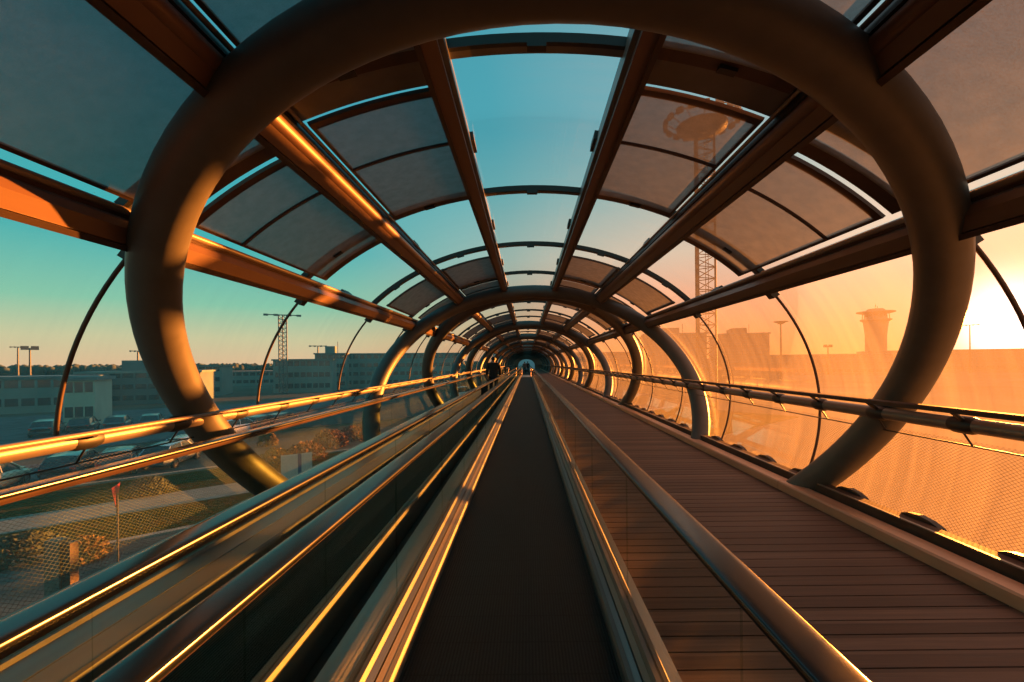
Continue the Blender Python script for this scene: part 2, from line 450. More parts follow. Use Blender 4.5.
BN = {('SD', -1): 'lower left slope', ('DT', -1): 'upper left slope', ('TT', 1): 'crown',
      ('DT', 1): 'upper right slope', ('SD', 1): 'lower right slope'}
for k in range(KMIN, KMAX):
    y = Y0+k*BAY; n = k-KMIN+1
    for (band, side), nm in BN.items():
        kd = 'clear' if band == 'TT' else bay_kind(k)
        o = place((band, side, kd), 'roof_panel', lambda: panel_parts(band, kd, side), y+(.12 if band == 'SD' else 0), k > FAR)
        what = 'clear glass roof panel' if kd == 'clear' else 'grey shaded roof panel'
        tag(o, '%s, roof %s, %s bay from near end' % (what, nm, ordinal(n)), 'roof panel', 'roof panels on the ' + nm, 'thing')

# ------------------------------------------------------------------ glass side walls
def wall_parts(side):
    parts = []
    m = mb('glass_wall', True); arcsheet(m, -25, 33.4, .30, 0, BAY, side, 22); parts.append(('glass_pane', m))
    m = mb('net', True); arcsheet(m, -24, -1.6, .26, 0, BAY, side, 10); parts.append(('wire_net', m))
    m = mb('frame', True)
    pts = [(P(t, .265, side)[0], (.42 if side < 0 else .22), P(t, .265, side)[1]) for t in [33.8-i*2.3 for i in range(26 if side > 0 else 15)]]
    m.tube(pts, .017, 8); parts.append(('curved_rod', m))
    m = mb('seal'); yc = .42 if side < 0 else .22; arcbox(m, 31.8, 33.6, .20, .29, yc-.06, yc+.06, side, 2); parts.append(('clamp', m))
    return parts
wn = 0
for side, sn in ((-1, 'left'), (1, 'right')):
    for k in range(KMIN, KMAX):
        wn += 1
        o = place(('wall', side), 'window_1', lambda: wall_parts(side), Y0+k*BAY, k > FAR)
        o.name = 'window_%d' % wn
        tag(o, 'curved dusty glass pane of the %s wall, %s bay from near end' % (sn, ordinal(k-KMIN+1)), 'window',
            'curved glass wall panes on the ' + sn, 'structure')

# ------------------------------------------------------------------ wall rails
def mir(x): return .24 - x
for side, sn in ((1, 'right'), (-1, 'left')):
    X = (lambda x: x) if side > 0 else mir
    r = empty('wall_handrail', (0, YN, 0), label='dark flat top rail over a thick tube along the right glass wall' if side > 0 else
              'thin orange-lit rail over a thick tube along the left glass wall', cat='handrail', group='rails along the glass walls')
    off = (0, YN, 0)
    zt = EYE-.522; xt = X(3.42)
    m = mb('rail_tube', True); m.tube([(xt, YN, zt), (xt, YF, zt)], .058, 16); m.build('tube', r, off)
    if side > 0:
        m = mb('kick'); x = X(3.25); m.prism_y([(x-.045, EYE-.418), (x+.045, EYE-.418), (x+.045, EYE-.385), (x+.03, EYE-.378), (x-.03, EYE-.378), (x-.045, EYE-.385)], [YN, YF]); m.build('top_rail', r, off)
        xr, zr = 3.25, EYE-.40
    else:
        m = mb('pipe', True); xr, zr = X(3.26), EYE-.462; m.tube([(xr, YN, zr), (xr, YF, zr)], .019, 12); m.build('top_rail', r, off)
    xcb, zcb = X(3.52), EYE-.70
    m = mb('seal', True); m.tube([(xcb, YN, zcb), (xcb, YF, zcb)], .007, 6); m.build('cable', r, off)
    y = Y0-BAY+(.42 if side > 0 else .12); i = 0
    pr = None
    while y < 62:
        if pr is None:
            m = mb('seal', True)
            m.tube([(xr, 0, zr-.015), ((xr+xt)/2, .03, (zr+zt)/2), (xt, .06, zt+.01)], .017, 8)
            m.tube([(xt, -.02, zt), (xt, .02, zt), (xt, .14, zt), (xt, .18, zt)], [.060, .071, .071, .060], 12)
            m.tube([(xt, .10, zt-.05), (xcb, .12, zcb)], .008, 6)
            pr = m.build('bracket', r, off); y00 = y; pr.location = (0, y, 0)
            pr.location.y = y
            # geometry was shifted by off; put it back at y
            pr.location = (0, y, 0)
        else:
            c = pr.copy(); C.objects.link(c); c.location = (0, y, 0)
        y += BAY/3
    # edge rail and curb
    if side > 0:
        r = empty('edge_rail', (0, YN, 0), label='dark brown kick rail along the right edge of the wooden deck', cat='kick rail')
        m = mb('kick'); m.prism_y([(3.32, -.05), (3.32, .165), (3.335, .175), (3.44, .175), (3.44, -.05)], [YN, YF]); m.build('rail_box', r, off)
        m = mb('pipe'); m.prism_y([(3.318, .168), (3.318, .178), (3.345, .178), (3.345, .168)], [YN, YF]); m.build('edge_trim', r, off)
        pr = None; y = Y0-BAY+.95
        while y < 45:
            if pr is None:
                m = mb('seal'); prof = [(-.21, .0), (.21, .0), (.20, .03), (.13, .055), (.02, .065), (-.10, .05), (-.19, .02)]
                vs = [(3.445, a, .15+b) for a, b in prof]+[(3.50, a, .15+b) for a, b in prof]; n = len(prof)
                m.add(vs, [tuple(range(n)), tuple(reversed(range(n, 2*n)))]+[(i, i+n, (i+1) % n+n, (i+1) % n) for i in range(n)])
                pr = m.build('net_clamp', r, off); pr.location = (0, y, 0)
            else:
                c = pr.copy(); C.objects.link(c); c.location = (0, y, 0)
            y += BAY/3
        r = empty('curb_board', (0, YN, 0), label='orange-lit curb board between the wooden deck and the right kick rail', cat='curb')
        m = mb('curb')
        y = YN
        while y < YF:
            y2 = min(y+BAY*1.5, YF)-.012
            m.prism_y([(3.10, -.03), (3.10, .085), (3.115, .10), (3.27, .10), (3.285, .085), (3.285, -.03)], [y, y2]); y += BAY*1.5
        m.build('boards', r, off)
    else:
        m = mb('steel_dark'); m.prism_y([(-3.16, -.2), (-3.16, .10), (-2.97, .10), (-2.97, -.2)], [YN, YF])
        o = m.build('edge_rail', None, off); o.location = off
        tag(o, 'low dark metal edge rail between the left walkway and the left glass wall', 'kick rail')

# ------------------------------------------------------------------ floor
m = mb('wood'); y = YN
while y < YF:
    m.prism_y([(.72, -.03), (.72, -.002), (.724, 0), (3.096, 0), (3.10, -.002), (3.10, -.03)], [y+.005, y+.138]); y += .145
o = m.build('floor', None); tag(o, 'dark wooden plank deck on the right side of the tunnel', 'floor', None, 'structure')
m = mb('slab'); m.box(-2.97, 3.32, YN, YF, -.5, -.10)
o = m.build('floor_slab'); tag(o, 'dark floor slab underneath the walkways and deck', 'floor', None, 'structure')

# ------------------------------------------------------------------ moving walkways
def stadium(c, w, h, n=6, flat=.4):
    """rounded handrail outline"""
    pts = []
    r = min(w, h)/2
    for sx, sz, a0 in ((1, 1, 0), (-1, 1, 90), (-1, -1, 180), (1, -1, 270)):
        for i in range(n+1):
            a = rad(a0+90*i/n)
            pts.append((c[0]+sx*(w/2-r)+r*math.cos(a), c[1]+sz*(h/2-r)+r*math.sin(a)))
    return pts
HZ = EYE-.62      # handrail top
def walkway(label, bl, br, gl, gr, y0, y1, outer_left, outer_right, group):
    """belt bl..br, balustrade glass at gl / gr"""
    r = empty('moving_walkway', ((bl+br)/2, y0, 0), label=label, cat='moving walkway', group=group); off = ((bl+br)/2, y0, 0)
    m = mb('belt'); m.box(bl, br, y0, y1, -.09, 0); m.build('belt', r, off)
    for s, b, g, ou in ((-1, bl, gl, outer_left), (1, br, gr, outer_right)):
        o = lambda d, b=b, s=s: b+s*d
        go = abs(g-b)
        m = mb('steel'); m.prism_y([(o(.002), -.08), (o(.002), .055), (o(.012), .075), (o(.035), .085), (o(.035), -.08)], [y0, y1]); m.build('skirt', r, off)
        md = .036+(go-.081)*.5
        m = mb('deck_sunlit' if s < 0 else 'steel_dark'); m.prism_y([(o(.036), -.08), (o(.036), .082), (o(md-.004), .098), (o(md-.004), -.08)], [y0, y1]); m.build('inner_deck', r, off)  # right half of each inner deck gets the colour with painted sunlight
        m = mb('steel_dark' if s < 0 else 'deck_sunlit'); m.prism_y([(o(md+.004), -.08), (o(md+.004), .100), (o(go-.045), .118), (o(go-.045), -.08)], [y0, y1]); m.build('inner_deck', r, off)
        m = mb('steel'); m.prism_y([(o(go-.044), -.08), (o(go-.044), .12), (o(go-.03), .14), (o(go+.028), .14), (o(go+.04), .12), (o(go+.04), -.08)], [y0, y1]); m.build('glass_clamp', r, off)
        if ou > .05:
            m = mb('plate'); m.prism_y([(o(go+.041), -.08), (o(go+.041), .115), (o(go+ou), .115), (o(go+ou), -.08)], [y0, y1]); m.build('outer_deck', r, off)
        m = mb('glass_rail'); yy = y0
        while yy < y1-.2:
            y2 = min(yy+1.5, y1); m.box(g-.006, g+.006, yy+.004, y2-.004, .14, HZ-.05); yy += 1.5
        # rounded newel ends
        m.build('glass_balustrade', r, off)
        m = mb('rubber', True); pr = []
        for q in range(28):
            a = 2*math.pi*q/28; ca, sa = math.cos(a), math.sin(a)
            pr.append((g+.056*math.copysign(abs(ca)**.55, ca), HZ-.014+.017*math.copysign(abs(sa)**.45, sa)))
        m.prism_y(pr, [y0, y1], True)
        for ye, sg in ((y0, -1), (y1, 1)):
            pts = [(g, ye+sg*.40*math.sin(a)*1.0, HZ-.42+.40*math.cos(a)) for a in [rad(9*i) for i in range(21)]]
            m.tube(pts, .036, 8)
        m.build('handrail', r, off)
        m = mb('rail_trim'); m.prism_y([(g-.030, HZ-.044), (g-.036, HZ-.031), (g+.036, HZ-.031), (g+.030, HZ-.044), (g+.012, HZ-.064), (g-.012, HZ-.064)], [y0, y1]); m.build('rail_track', r, off)
        m = mb('steel')
        for ye, sg in ((y0, -1), (y1, 1)):
            m.box(g-.05, g+.05, min(ye, ye+sg*.30), max(ye, ye+sg*.30), -.02, .62)
        m.build('newel', r, off)
    return r
W1 = 50.0
walkway('near moving walkway in the middle, with dark grooved belt', -.665, .46, -.815, .605, -3.2, W1, .2, .10, 'moving walkways')
walkway('moving walkway on the left, beside the middle one, with a person on it', -2.22, -1.36, -2.63, -1.25, -3.2, W1, .28, .0, 'moving walkways')
walkway('far moving walkway in the middle, beyond the landing', -.665, .46, -.815, .605, W1+8, YF-6, .2, .10, 'moving walkways')
walkway('far moving walkway on the left, beyond the landing', -2.22, -1.36, -2.63, -1.25, W1+8, YF-6, .28, .0, 'moving walkways')
m = mb('plate'); m.box(-2.95, .70, W1+.05, W1+7.95, -.08, .004); o = m.build('landing_plate'); o['kind'] = 'structure'
tag(o, 'grey metal landing plate between the near and far walkways', 'landing plate', None, 'structure')
# steel crowd barriers on the landing
proto = None
for i, (x, y) in enumerate(((-.62, 53), (.45, 53), (-1.3, 54.5), (-2.2, 54.5))):
    if proto is None:
        proto = o = empty('barrier')
        m = mb('curb', True)
        m.tube([(0, -.5, 0), (0, -.5, .85), (0, -.45, .93), (0, -.35, .97), (0, .35, .97), (0, .45, .93), (0, .5, .85), (0, .5, 0)], .03, 10); m.build('hoop', o)
        m = mb('rail_trim', True); m.tube([(0, -.5, .5), (0, .5, .5)], .02, 8); m.build('crossbar', o)
    else: o = copy_tree(proto)
    o.location = (x, y, .004)
    tag(o, '%s of the hooped steel barriers on the far landing, counted from the middle' % ordinal(i+1), 'barrier', 'barriers on the landing')

# ------------------------------------------------------------------ end wall with arched opening
m = mb('wall_brown')
n = 40; inner = []; outer = []
for i in range(n+1):
    a = math.pi*i/n
    inner.append((XC-.3+2.0*math.cos(a), .9+1.5*math.sin(a))); outer.append((XC+4.1*math.cos(a), ZC-.6+3.7*math.sin(a)))
vs = []
for yy in (YF, YF+.2):
    vs += [(x, yy, z) for x, z in inner]+[(x, yy, z) for x, z in outer]
k = n+1; fs = []
for i in range(n):
    fs += [(i, i+1, k+i+1, k+i), (2*k+i, 3*k+i, 3*k+i+1, 2*k+i+1), (i, 2*k+i, 2*k+i+1, i+1)]
m.add(vs, fs)
m.box(inner[0][0], XC+4.1, YF, YF+.2, -.6, .9); m.box(XC-4.1, inner[-1][0], YF, YF+.2, -.6, .9); m.box(XC-4.1, XC+4.1, YF, YF+.2, -2, -.1)
o = m.build('wall_end'); tag(o, 'dark end wall with arched opening at the far end of the tunnel', 'wall', None, 'structure')

M['daylight_wall'] = pbr('pale_blue_daylight_wall', (.55, .60, .68), .7, 0, .1, .5)  # for an added wall that brightens the arch like daylight
r = empty('building', (XC, YF+9, -.1), 0, label='added pale blue wall standing in for daylight in the arch at the tunnel end', cat='building')
m = mb('daylight_wall'); m.box(-9, 9, 0, 5, -4.6, 6); m.build('walls', r)
m = mb('frame_grey'); m.box(-9.3, 9.3, -.3, 5.3, 6, 6.3); m.build('roof', r)
for i in range(6):
    m = mb('win_dark'); m.box(-8.2+i*2.8, -6.4+i*2.8, -.04, .03, 2.8, 4.8); m.build('window', r)
# ------------------------------------------------------------------ people
def skin_mesh(name, mat, joints, edges, parent, sub=2, root=0):
    me = bpy.data.meshes.new(name); me.from_pydata([j[0] for j in joints], edges, [])
    o = bpy.data.objects.new(name, me); C.objects.link(o)
    md = o.modifiers.new('s', 'SKIN'); md.use_smooth_shade = True
    sv = me.skin_vertices[0].data
    for i, j in enumerate(joints):
        rr = j[1]; sv[i].radius = rr if isinstance(rr, tuple) else (rr, rr); sv[i].use_root = (i == root)
    sb = o.modifiers.new('b', 'SUBSURF'); sb.levels = sub; sb.render_levels = sub
    bpy.context.view_layer.update()
    dg = bpy.context.evaluated_depsgraph_get()
    new = bpy.data.meshes.new_from_object(o.evaluated_get(dg)); new.name = name
    o.modifiers.clear(); o.data = new
    new.materials.clear(); new.materials.append(M[mat])
    for p in new.polygons: p.use_smooth = True
    if parent: o.parent = parent
    return o
def person(loc, rz, h, label, coat, bag=False, stride=.0):
    """standing figure seen from behind, +y is the way it faces; h = height"""
    r = empty('person', loc, rz, label=label, cat='person'); s = h/1.78
    S = lambda *p: tuple(q*s for q in p)
    J = [(S(0, 0, .95), S(.15, .11)), (S(0, 0, 1.12), S(.14, .10)), (S(0, -.01, 1.34), S(.17, .11)), (S(0, 0, 1.46), S(.10, .075)), (S(0, .01, 1.54), S(.055, .055)),
         (S(0, .015, 1.61), S(.068, .08)), (S(0, .02, 1.69), S(.078, .095)), (S(0, .012, 1.755), S(.055, .07))]
    E = [(i, i+1) for i in range(7)]
    hands = []
    for sx in (-1, 1):
        b = len(J)
        J += [(S(sx*.19, 0, 1.42), S(.07, .07)), (S(sx*.245, -.02, 1.16), S(.048, .05)), (S(sx*.255, .05, .92), S(.035, .036)), (S(sx*.25, .075, .85), S(.026, .042)), (S(sx*.248, .085, .79), S(.022, .042))]
        E += [(3, b), (b, b+1), (b+1, b+2), (b+2, b+3), (b+3, b+4)]
        hands.append(S(sx*.248, .085, .79))
        b = len(J); st = stride*sx
        J += [(S(sx*.10, 0, .86), S(.098, .10)), (S(sx*.105, st*.5+.01, .48), S(.062, .066)), (S(sx*.105, st, .09), S(.042, .045)), (S(sx*.115, st+.13, .035), S(.042, .032))]
        E += [(0, b), (b, b+1), (b+1, b+2), (b+2, b+3)]
    body = skin_mesh('body', 'skin', J, E, r)
    fm = mb('skin', True)
    for (hx, hy, hz), sx in zip(hands, (-1, 1)):
        for q, ln in enumerate((.072, .082, .078, .06)):
            yy = hy+(.032-.021*q)*s
            fm.tube([(hx, yy, hz+.01*s), (hx-sx*.006*s, yy+.003*s, hz-ln*.5*s), (hx-sx*.022*s, yy+.004*s, hz-ln*s)], [.009*s, .008*s, .006*s], 6)
        fm.tube([(hx-sx*.01*s, hy+.035*s, hz+.045*s), (hx-sx*.03*s, hy+.055*s, hz+.01*s), (hx-sx*.036*s, hy+.055*s, hz-.02*s)], [.011*s, .009*s, .007*s], 6)
    fm.build('fingers', body)
    fc = mb('skin', True)
    fc.tube([S(0, .105, 1.685), S(0, .125, 1.655), S(0, .112, 1.645)], [.010*s, .016*s, .012*s], 8)
    for sx in (-1, 1):
        fc.lathe([(.004*s, -.03*s), (.016*s, -.01*s), (.018*s, .012*s), (.006*s, .03*s)], S(sx*.083, .012, 1.665), 8)
    fc.build('nose_and_ears', body)
    ey = mb('lamp_clear', True)
    for sx in (-1, 1): ey.lathe([(.002*s, -.009*s), (.011*s, 0), (.002*s, .009*s)], S(sx*.032, .100, 1.69), 8)
    ey.build('eyes', body)
    mo = mb('lamp_red', True); mo.tube([S(-.022, .100, 1.612), S(0, .107, 1.611), S(.022, .100, 1.612)], .005*s, 6); mo.build('mouth', body)
    hm = mb('hair', True)
    K = 12; L = 16; vs = []; fs = []
    for i in range(K+1):
        ph = math.pi*.58*i/K
        for j in range(L):
            a = 2*math.pi*j/L; back = -math.sin(a)
            p2 = ph*(1.0 if back < 0.1 else 1.28) if True else ph
            if math.sin(a) > .3: p2 = ph*.72
            vs.append((.092*s*math.sin(p2)*math.cos(a), .01*s+.112*s*math.sin(p2)*math.sin(a), 1.675*s+.112*s*math.cos(p2)))
    for i in range(K):
        for j in range(L): fs.append((i*L+j, i*L+(j+1) % L, (i+1)*L+(j+1) % L, (i+1)*L+j))
    hm.add(vs, fs, True); hm.build('hair', r)
    # coat: closed shell over trunk and arms
    J = [(S(0, -.005, .74), S(.205, .155)), (S(0, -.005, .95), S(.195, .15)), (S(0, -.01, 1.14), S(.19, .145)), (S(0, -.015, 1.34), S(.215, .15)), (S(0, -.005, 1.47), S(.125, .10)), (S(0, .0, 1.535), S(.078, .08))]
    E = [(i, i+1) for i in range(5)]
    for sx in (-1, 1):
        b = len(J)
        J += [(S(sx*.20, 0, 1.425), S(.092, .095)), (S(sx*.262, -.02, 1.16), S(.07, .074)), (S(sx*.268, .045, .93), S(.056, .06))]
        E += [(4, b), (b, b+1), (b+1, b+2)]
    skin_mesh('coat', coat, J, E, r)
    J = [(S(0, 0, .93), S(.15, .115))]; E = []
    for sx in (-1, 1):
        b = len(J); st = stride*sx
        J += [(S(sx*.10, 0, .85), S(.112, .112)), (S(sx*.105, st*.5+.005, .48), S(.078, .08)), (S(sx*.105, st, .07), S(.062, .068))]
        E += [(0, b), (b, b+1), (b+1, b+2)]
    skin_mesh('trousers', 'trousers', J, E, r)
    for sx in (-1, 1):
        st = stride*sx
        skin_mesh('shoe', 'shoe', [(S(sx*.11, st-.05, .045), S(.045, .042)), (S(sx*.113, st+.06, .04), S(.05, .038)), (S(sx*.118, st+.17, .03), S(.044, .028))], [(0, 1), (1, 2)], r)
    r.scale = (1.1, 1.1, 1)
    return r
person((-1.62, 22.0, .0), rad(4), 1.90, 'person in a long black coat standing on the left moving walkway, back turned', 'coat')
person((-.35, 66.0, .0), rad(-5), 1.72, 'tiny person in a grey jacket on the far middle walkway, left of two', 'jacket_grey')
person((.10, 70.0, .0), rad(6), 1.76, 'tiny person in a dark coat on the far middle walkway, right of two', 'coat')
# shoulder bag held by the traveller (stands on the belt beside the feet)
b = empty('travel_bag', (-2.05, 21.8, 0), label='dark upright travel bag on the belt left of the person in the black coat', cat='bag')
m = mb('bag', True)
prof = [(.0, .0), (.15, .01), (.17, .05), (.17, .50), (.15, .55), (.0, .56)]
vs = []
for hw, z in ((.13, .04), (.16, .06), (.165, .30), (.16, .54), (.13, .58)):
    for j in range(20):
        a = 2*math.pi*j/20; cx = abs(math.cos(a))**.4*math.copysign(1, math.cos(a)); cy = abs(math.sin(a))**.4*math.copysign(1, math.sin(a))
        vs.append((hw*cx, hw*.65*cy, z))
fs = [(i*20+j, i*20+(j+1) % 20, (i+1)*20+(j+1) % 20, (i+1)*20+j) for i in range(4) for j in range(20)]
fs += [tuple(reversed(range(20))), tuple(80+j for j in range(20))]
m.add(vs, fs); m.build('body', b)
m = mb('steel_dark', True); m.tube([(-.09, 0, .56), (-.09, 0, .92), (-.07, 0, .95), (.07, 0, .95), (.09, 0, .92), (.09, 0, .56)], .010, 8); m.build('handle', b)
for sx in (-1, 1):
    m = mb('tyre', True)
    for sy in (-1, 1): m.tube([(sx*.11-.012, sy*.06, .022), (sx*.11+.012, sy*.06, .022)], .022, 10)
    m.build('wheel', b)

# ------------------------------------------------------------------ outdoors
RO, VX, VY, FP = .010, 527., 362.5, 455.
def uv(px, py):
    c, s = math.cos(RO), math.sin(RO); du, dv = px-VX, py-VY
    return (du*c-dv*s)/FP, -(du*s+dv*c)/FP
def on_ground(px, py, z=GZ):
    u, w = uv(px, py); d = (z-EYE)/w
    return Vector((u*d, d, z))
def at(px, py, d):
    u, w = uv(px, py); return Vector((u*d, d, EYE+w*d))

m = mb('ground'); m.box(-900, 900, -60, 1200, GZ-.6, GZ-.06)
o = m.build('ground'); tag(o, 'wide open ground around the raised tunnel', 'ground', None, 'structure')
def slab_poly(name, mat, pts, z0, z1, label, cat, kind='structure'):
    m = mb(mat); n = len(pts)
    vs = [(p[0], p[1], z0) for p in pts]+[(p[0], p[1], z1) for p in pts]
    m.add(vs, [tuple(reversed(range(n))), tuple(range(n, 2*n))]+[(i, (i+1) % n, (i+1) % n+n, i+n) for i in range(n)])
    o = m.build(name); tag(o, label, cat, None, kind); return o
# direction of the service road that passes the tunnel on the left
D = Vector((6.2, 5.4, 0)).normalized(); Q = Vector((-D.y, D.x, 0))     # Q points away (up-left)
A0 = on_ground(0, 527); A0.z = 0
def rp(s, w): v = A0 + D*s + Q*w; return (v.x, v.y)
def strip(s0, s1, w0, w1): return [rp(s0, w0), rp(s1, w0), rp(s1, w1), rp(s0, w1)]
slab_poly('lawn', 'grass', strip(-40, 60, -9, 12), GZ-.06, GZ, 'rough green and rust coloured grass verge left of the tunnel', 'grass')
slab_poly('path', 'path', strip(-40, 9.2, -1.3, 1.3), GZ-.05, GZ+.03, 'pale concrete footpath crossing the grass verge', 'path')
slab_poly('road', 'asphalt', strip(-40, 60, 6.6, 16), GZ-.05, GZ+.02, 'dark asphalt street with parked cars beyond the verge', 'road')
slab_poly('kerb_verge', 'kerb', strip(-40, 60, 6.3, 6.6), GZ-.05, GZ+.10, 'stone kerb between the verge and the parking street', 'kerb')
slab_poly('road_near', 'asphalt', strip(-40, 20, -18, -5.6), GZ-.05, GZ+.02, 'dark asphalt road below the tunnel on the left', 'road')
slab_poly('kerb_near', 'kerb', strip(-40, 20, -5.6, -5.3), GZ-.05, GZ+.10, 'stone kerb along the near road below the tunnel', 'kerb')
for i in range(5):
    a = -6+i*4.2
    slab_poly('road_marking', 'white', strip(a, a+1.6, -9.1, -8.85), GZ+.02, GZ+.028,
              'white dash painted on the near road, %s along it' % ordinal(i+1), 'road marking', None)['group'] = 'dashes on the near road'

def car(loc, rz, paint, label, van=False, proto={}):
    key = (paint, van)
    r = empty('car' if not van else 'van', loc, rz, label=label, cat='car' if not van else 'van', group='parked cars on the street')
    if key in proto:
        for ch in proto[key].children: copy_tree(ch, r)
        return r
    proto[key] = r
    # stations along the length: (x, half width, bottom, shoulder)
    if van:
        st = [(-2.35, .80, .35, .95), (-2.3, .90, .28, 1.1), (-1.6, .95, .25, 1.15), (0, .96, .25, 1.15), (1.2, .95, .25, 1.12), (1.9, .92, .28, 1.0), (2.25, .82, .35, .85), (2.35, .7, .42, .7)]
        cab = [(-2.3, .80, 1.12), (-2.15, .80, 2.0), (.75, .80, 2.02), (1.75, .80, 1.08)]
    else:
        st = [(-2.15, .66, .42, .78), (-2.05, .80, .30, .90), (-1.5, .87, .24, .95), (-.6, .89, .22, .96), (.5, .89, .22, .94), (1.2, .87, .24, .88), (1.8, .82, .28, .78), (2.08, .70, .36, .66), (2.16, .56, .42, .58)]
        cab = [(-2.0, .70, .92), (-1.45, .64, 1.38), (.0, .66, 1.46), (.45, .64, 1.40), (1.2, .74, .90)]
    m = mb(paint, True); vs = []; n = 10
    for x, w, b, t in st:
        pr = [(-w*.86, b), (-w, b+(t-b)*.35), (-w*.98, b+(t-b)*.75), (-w*.88, t), (-w*.4, t+.03), (w*.4, t+.03), (w*.88, t), (w*.98, b+(t-b)*.75), (w, b+(t-b)*.35), (w*.86, b)]
        vs += [(x, a, c) for a, c in pr]
    fs = [(i*n+j, i*n+(j+1) % n, (i+1)*n+(j+1) % n, (i+1)*n+j) for i in range(len(st)-1) for j in range(n)]
    fs += [tuple(range(n)), tuple((len(st)-1)*n+n-1-j for j in range(n))]
    m.add(vs, fs); body = m.build('body', r)
    # cabin glass and roof
    m = mb('win_dark'); base = cab[0][2]-.05; k = len(cab)
    vs = []
    for x, w, z in cab: vs += [(x, -w, z), (x, w, z)]
    lo = [(x, -w-.06, base) for x, w, z in cab]; 
    idx = len(vs)
    for x, w, z in cab: vs += [(x, -.80, base), (x, .80, base)]
    fs = []
    for i in range(k-1):
        fs += [(2*i, 2*i+2, 2*i+3, 2*i+1), (idx+2*i, idx+2*i+2, 2*i+2, 2*i), (2*i+1, 2*i+3, idx+2*i+3, idx+2*i+1)]
    m.add(vs, fs); m.build('windows', r)
    m = mb(paint, True); vs = []; top = cab[1:-1]
    for x, w, z in top: vs += [(x, -w-.012, z-.03), (x, -w*.85, z+.012), (x, 0, z+.04), (x, w*.85, z+.012), (x, w+.012, z-.03)]
    fs = [(i*5+j, i*5+j+1, (i+1)*5+j+1, (i+1)*5+j) for i in range(len(top)-1) for j in range(4)]
    m.add(vs, fs)
    for sy in (-1, 1):
        pil = [(cab[0], cab[1]), (cab[-1], cab[-2])]
        for a, b2 in pil: m.tube([(a[0], sy*(a[1]+.06), a[2]-.02), (b2[0], sy*(b2[1]+.01), b2[2])], .04, 6)
        xm = -.35; m.tube([(xm-.05, sy*.84, base), (xm, sy*.665, top[0][2]+.05)], .035, 6)
    m.build('roof', r)
    for x in (-1.32, 1.32):
        for sy in (-1, 1):
            m = mb('tyre', True); m.tube([(x, sy*.70, .31), (x, sy*.90, .31)], .31, 20); w = m.build('wheel', r)
            m = mb('hub', True); m.tube([(x, sy*.89, .31), (x, sy*.912, .31)], .19, 16); m.build('hub', w)
    for sy in (-1, 1):
        m = mb('lamp_red'); m.obox((-2.10 if not van else -2.33, sy*.62, .80), .04, .12, .07); m.build('rear_lamp', r)
        m = mb('lamp_clear'); m.obox((2.02 if not van else 2.27, sy*.60, .62), .06, .13, .06); m.build('headlamp', r)
        m = mb(paint); m.obox((.85, sy*.98, .98), .07, .08, .05); m.build('mirror', r)
    return r
ang = math.atan2(D.y, D.x)
def cpark(px, py, rz, paint, label, van=False, z=GZ+.02):
    p = on_ground(px, py, z); return car((p.x, p.y, z), rz, paint, label, van)
cpark(75, 476, ang+rad(75), 'car_dark', 'dark car parked nose out in the row, second from the left edge')
cpark(122, 471, ang+rad(80), 'car_dark', 'dark estate car parked between the dark car and the silver one')
cpark(172, 464, ang+rad(60), 'car_silver', 'silver blue car parked in front of the big ring, lit orange at the back')
cpark(190, 455, ang+rad(60), 'car_silver', 'silver car half hidden behind the other silver car')
cpark(-14, 492, ang+rad(70), 'car_cream', 'cream car at the very left edge of the street')
cpark(238, 434, ang+rad(30), 'car_white', 'white car parked right of the big ring behind the rail')
cpark(262, 430, ang+rad(40), 'car_red', 'red car parked next to the white car')
cpark(283, 427, ang+rad(40), 'car_red', 'red car parked to the right of the first red car')
cpark(462, 398, rad(60), 'car_white', 'white van seen far off through the left wall', True)
for i, (px, py, c) in enumerate(((152, 428, 'car_teal'), (84, 432, 'car_dark'), (118, 430, 'car_teal'), (48, 435, 'car_teal'), (200, 421, 'car_dark'))):
    cpark(px, py, ang+rad(82), c, '%s car in the far car park, %s' % ({'car_teal': 'blue green', 'car_dark': 'dark', 'car_white': 'white'}[c],
          ['just left of the big ring', 'left of the middle', 'in the middle', 'near the curved rod', 'right of the big ring'][i]))
slab_poly('car_park', 'asphalt', strip(-60, 80, 22, 60), GZ-.055, GZ+.015, 'grey asphalt car park beyond the parking street', 'car park')

# road signs
p = on_ground(118, 566)
r = empty('road_sign', p, rad(-62), label='red and white triangular give way sign on a thin pole by the near road', cat='road sign')
m = mb('frame_grey', True); m.tube([(0, 0, 0), (0, 0, 2.3)], .03, 8); m.build('pole', r)
for s, mt, dy, nm in ((1.0, 'sign_red', -.04, 'plate'), (.68, 'sign_white', -.052, 'face')):
    m = mb(mt); a = .42*s; pts = [(-a, 2.28+.36*s*.9), (a, 2.28+.36*s*.9), (0, 2.28-.40*s)]
    pts = [(-a, 2.25+.30*s), (a, 2.25+.30*s), (0, 2.25-.42*s)]
    vs = [(x, dy, z) for x, z in pts]+[(x, dy+.012, z) for x, z in pts]
    m.add(vs, [(0, 1, 2), (5, 4, 3), (0, 3, 4, 1), (1, 4, 5, 2), (2, 5, 3, 0)]); m.build(nm, r)
p = on_ground(297, 483)
r = empty('sign_board', p, rad(35), label='small white and blue board on posts at the edge of the grass', cat='sign')
m = mb('sign_white'); m.box(-.75, .05, -.02, .02, .25, 1.55); m.build('white_panel', r)
m = mb('sign_blue'); m.box(.05, .22, -.025, .025, .25, 1.55); m.build('blue_strip', r)
m = mb('sign_white'); m.box(.22, .75, -.02, .02, .25, 1.55); m.build('grey_panel', r)
for x in (-.6, .6):
    m = mb('frame_grey', True); m.tube([(x, .05, 0), (x, .05, 1.5)], .03, 8); m.build('post', r)
p = at(70, 590, 8.2); p.z = GZ
r = empty('steel_post', p, 0, label='dark square steel post with a small cabinet beside the near road', cat='post')
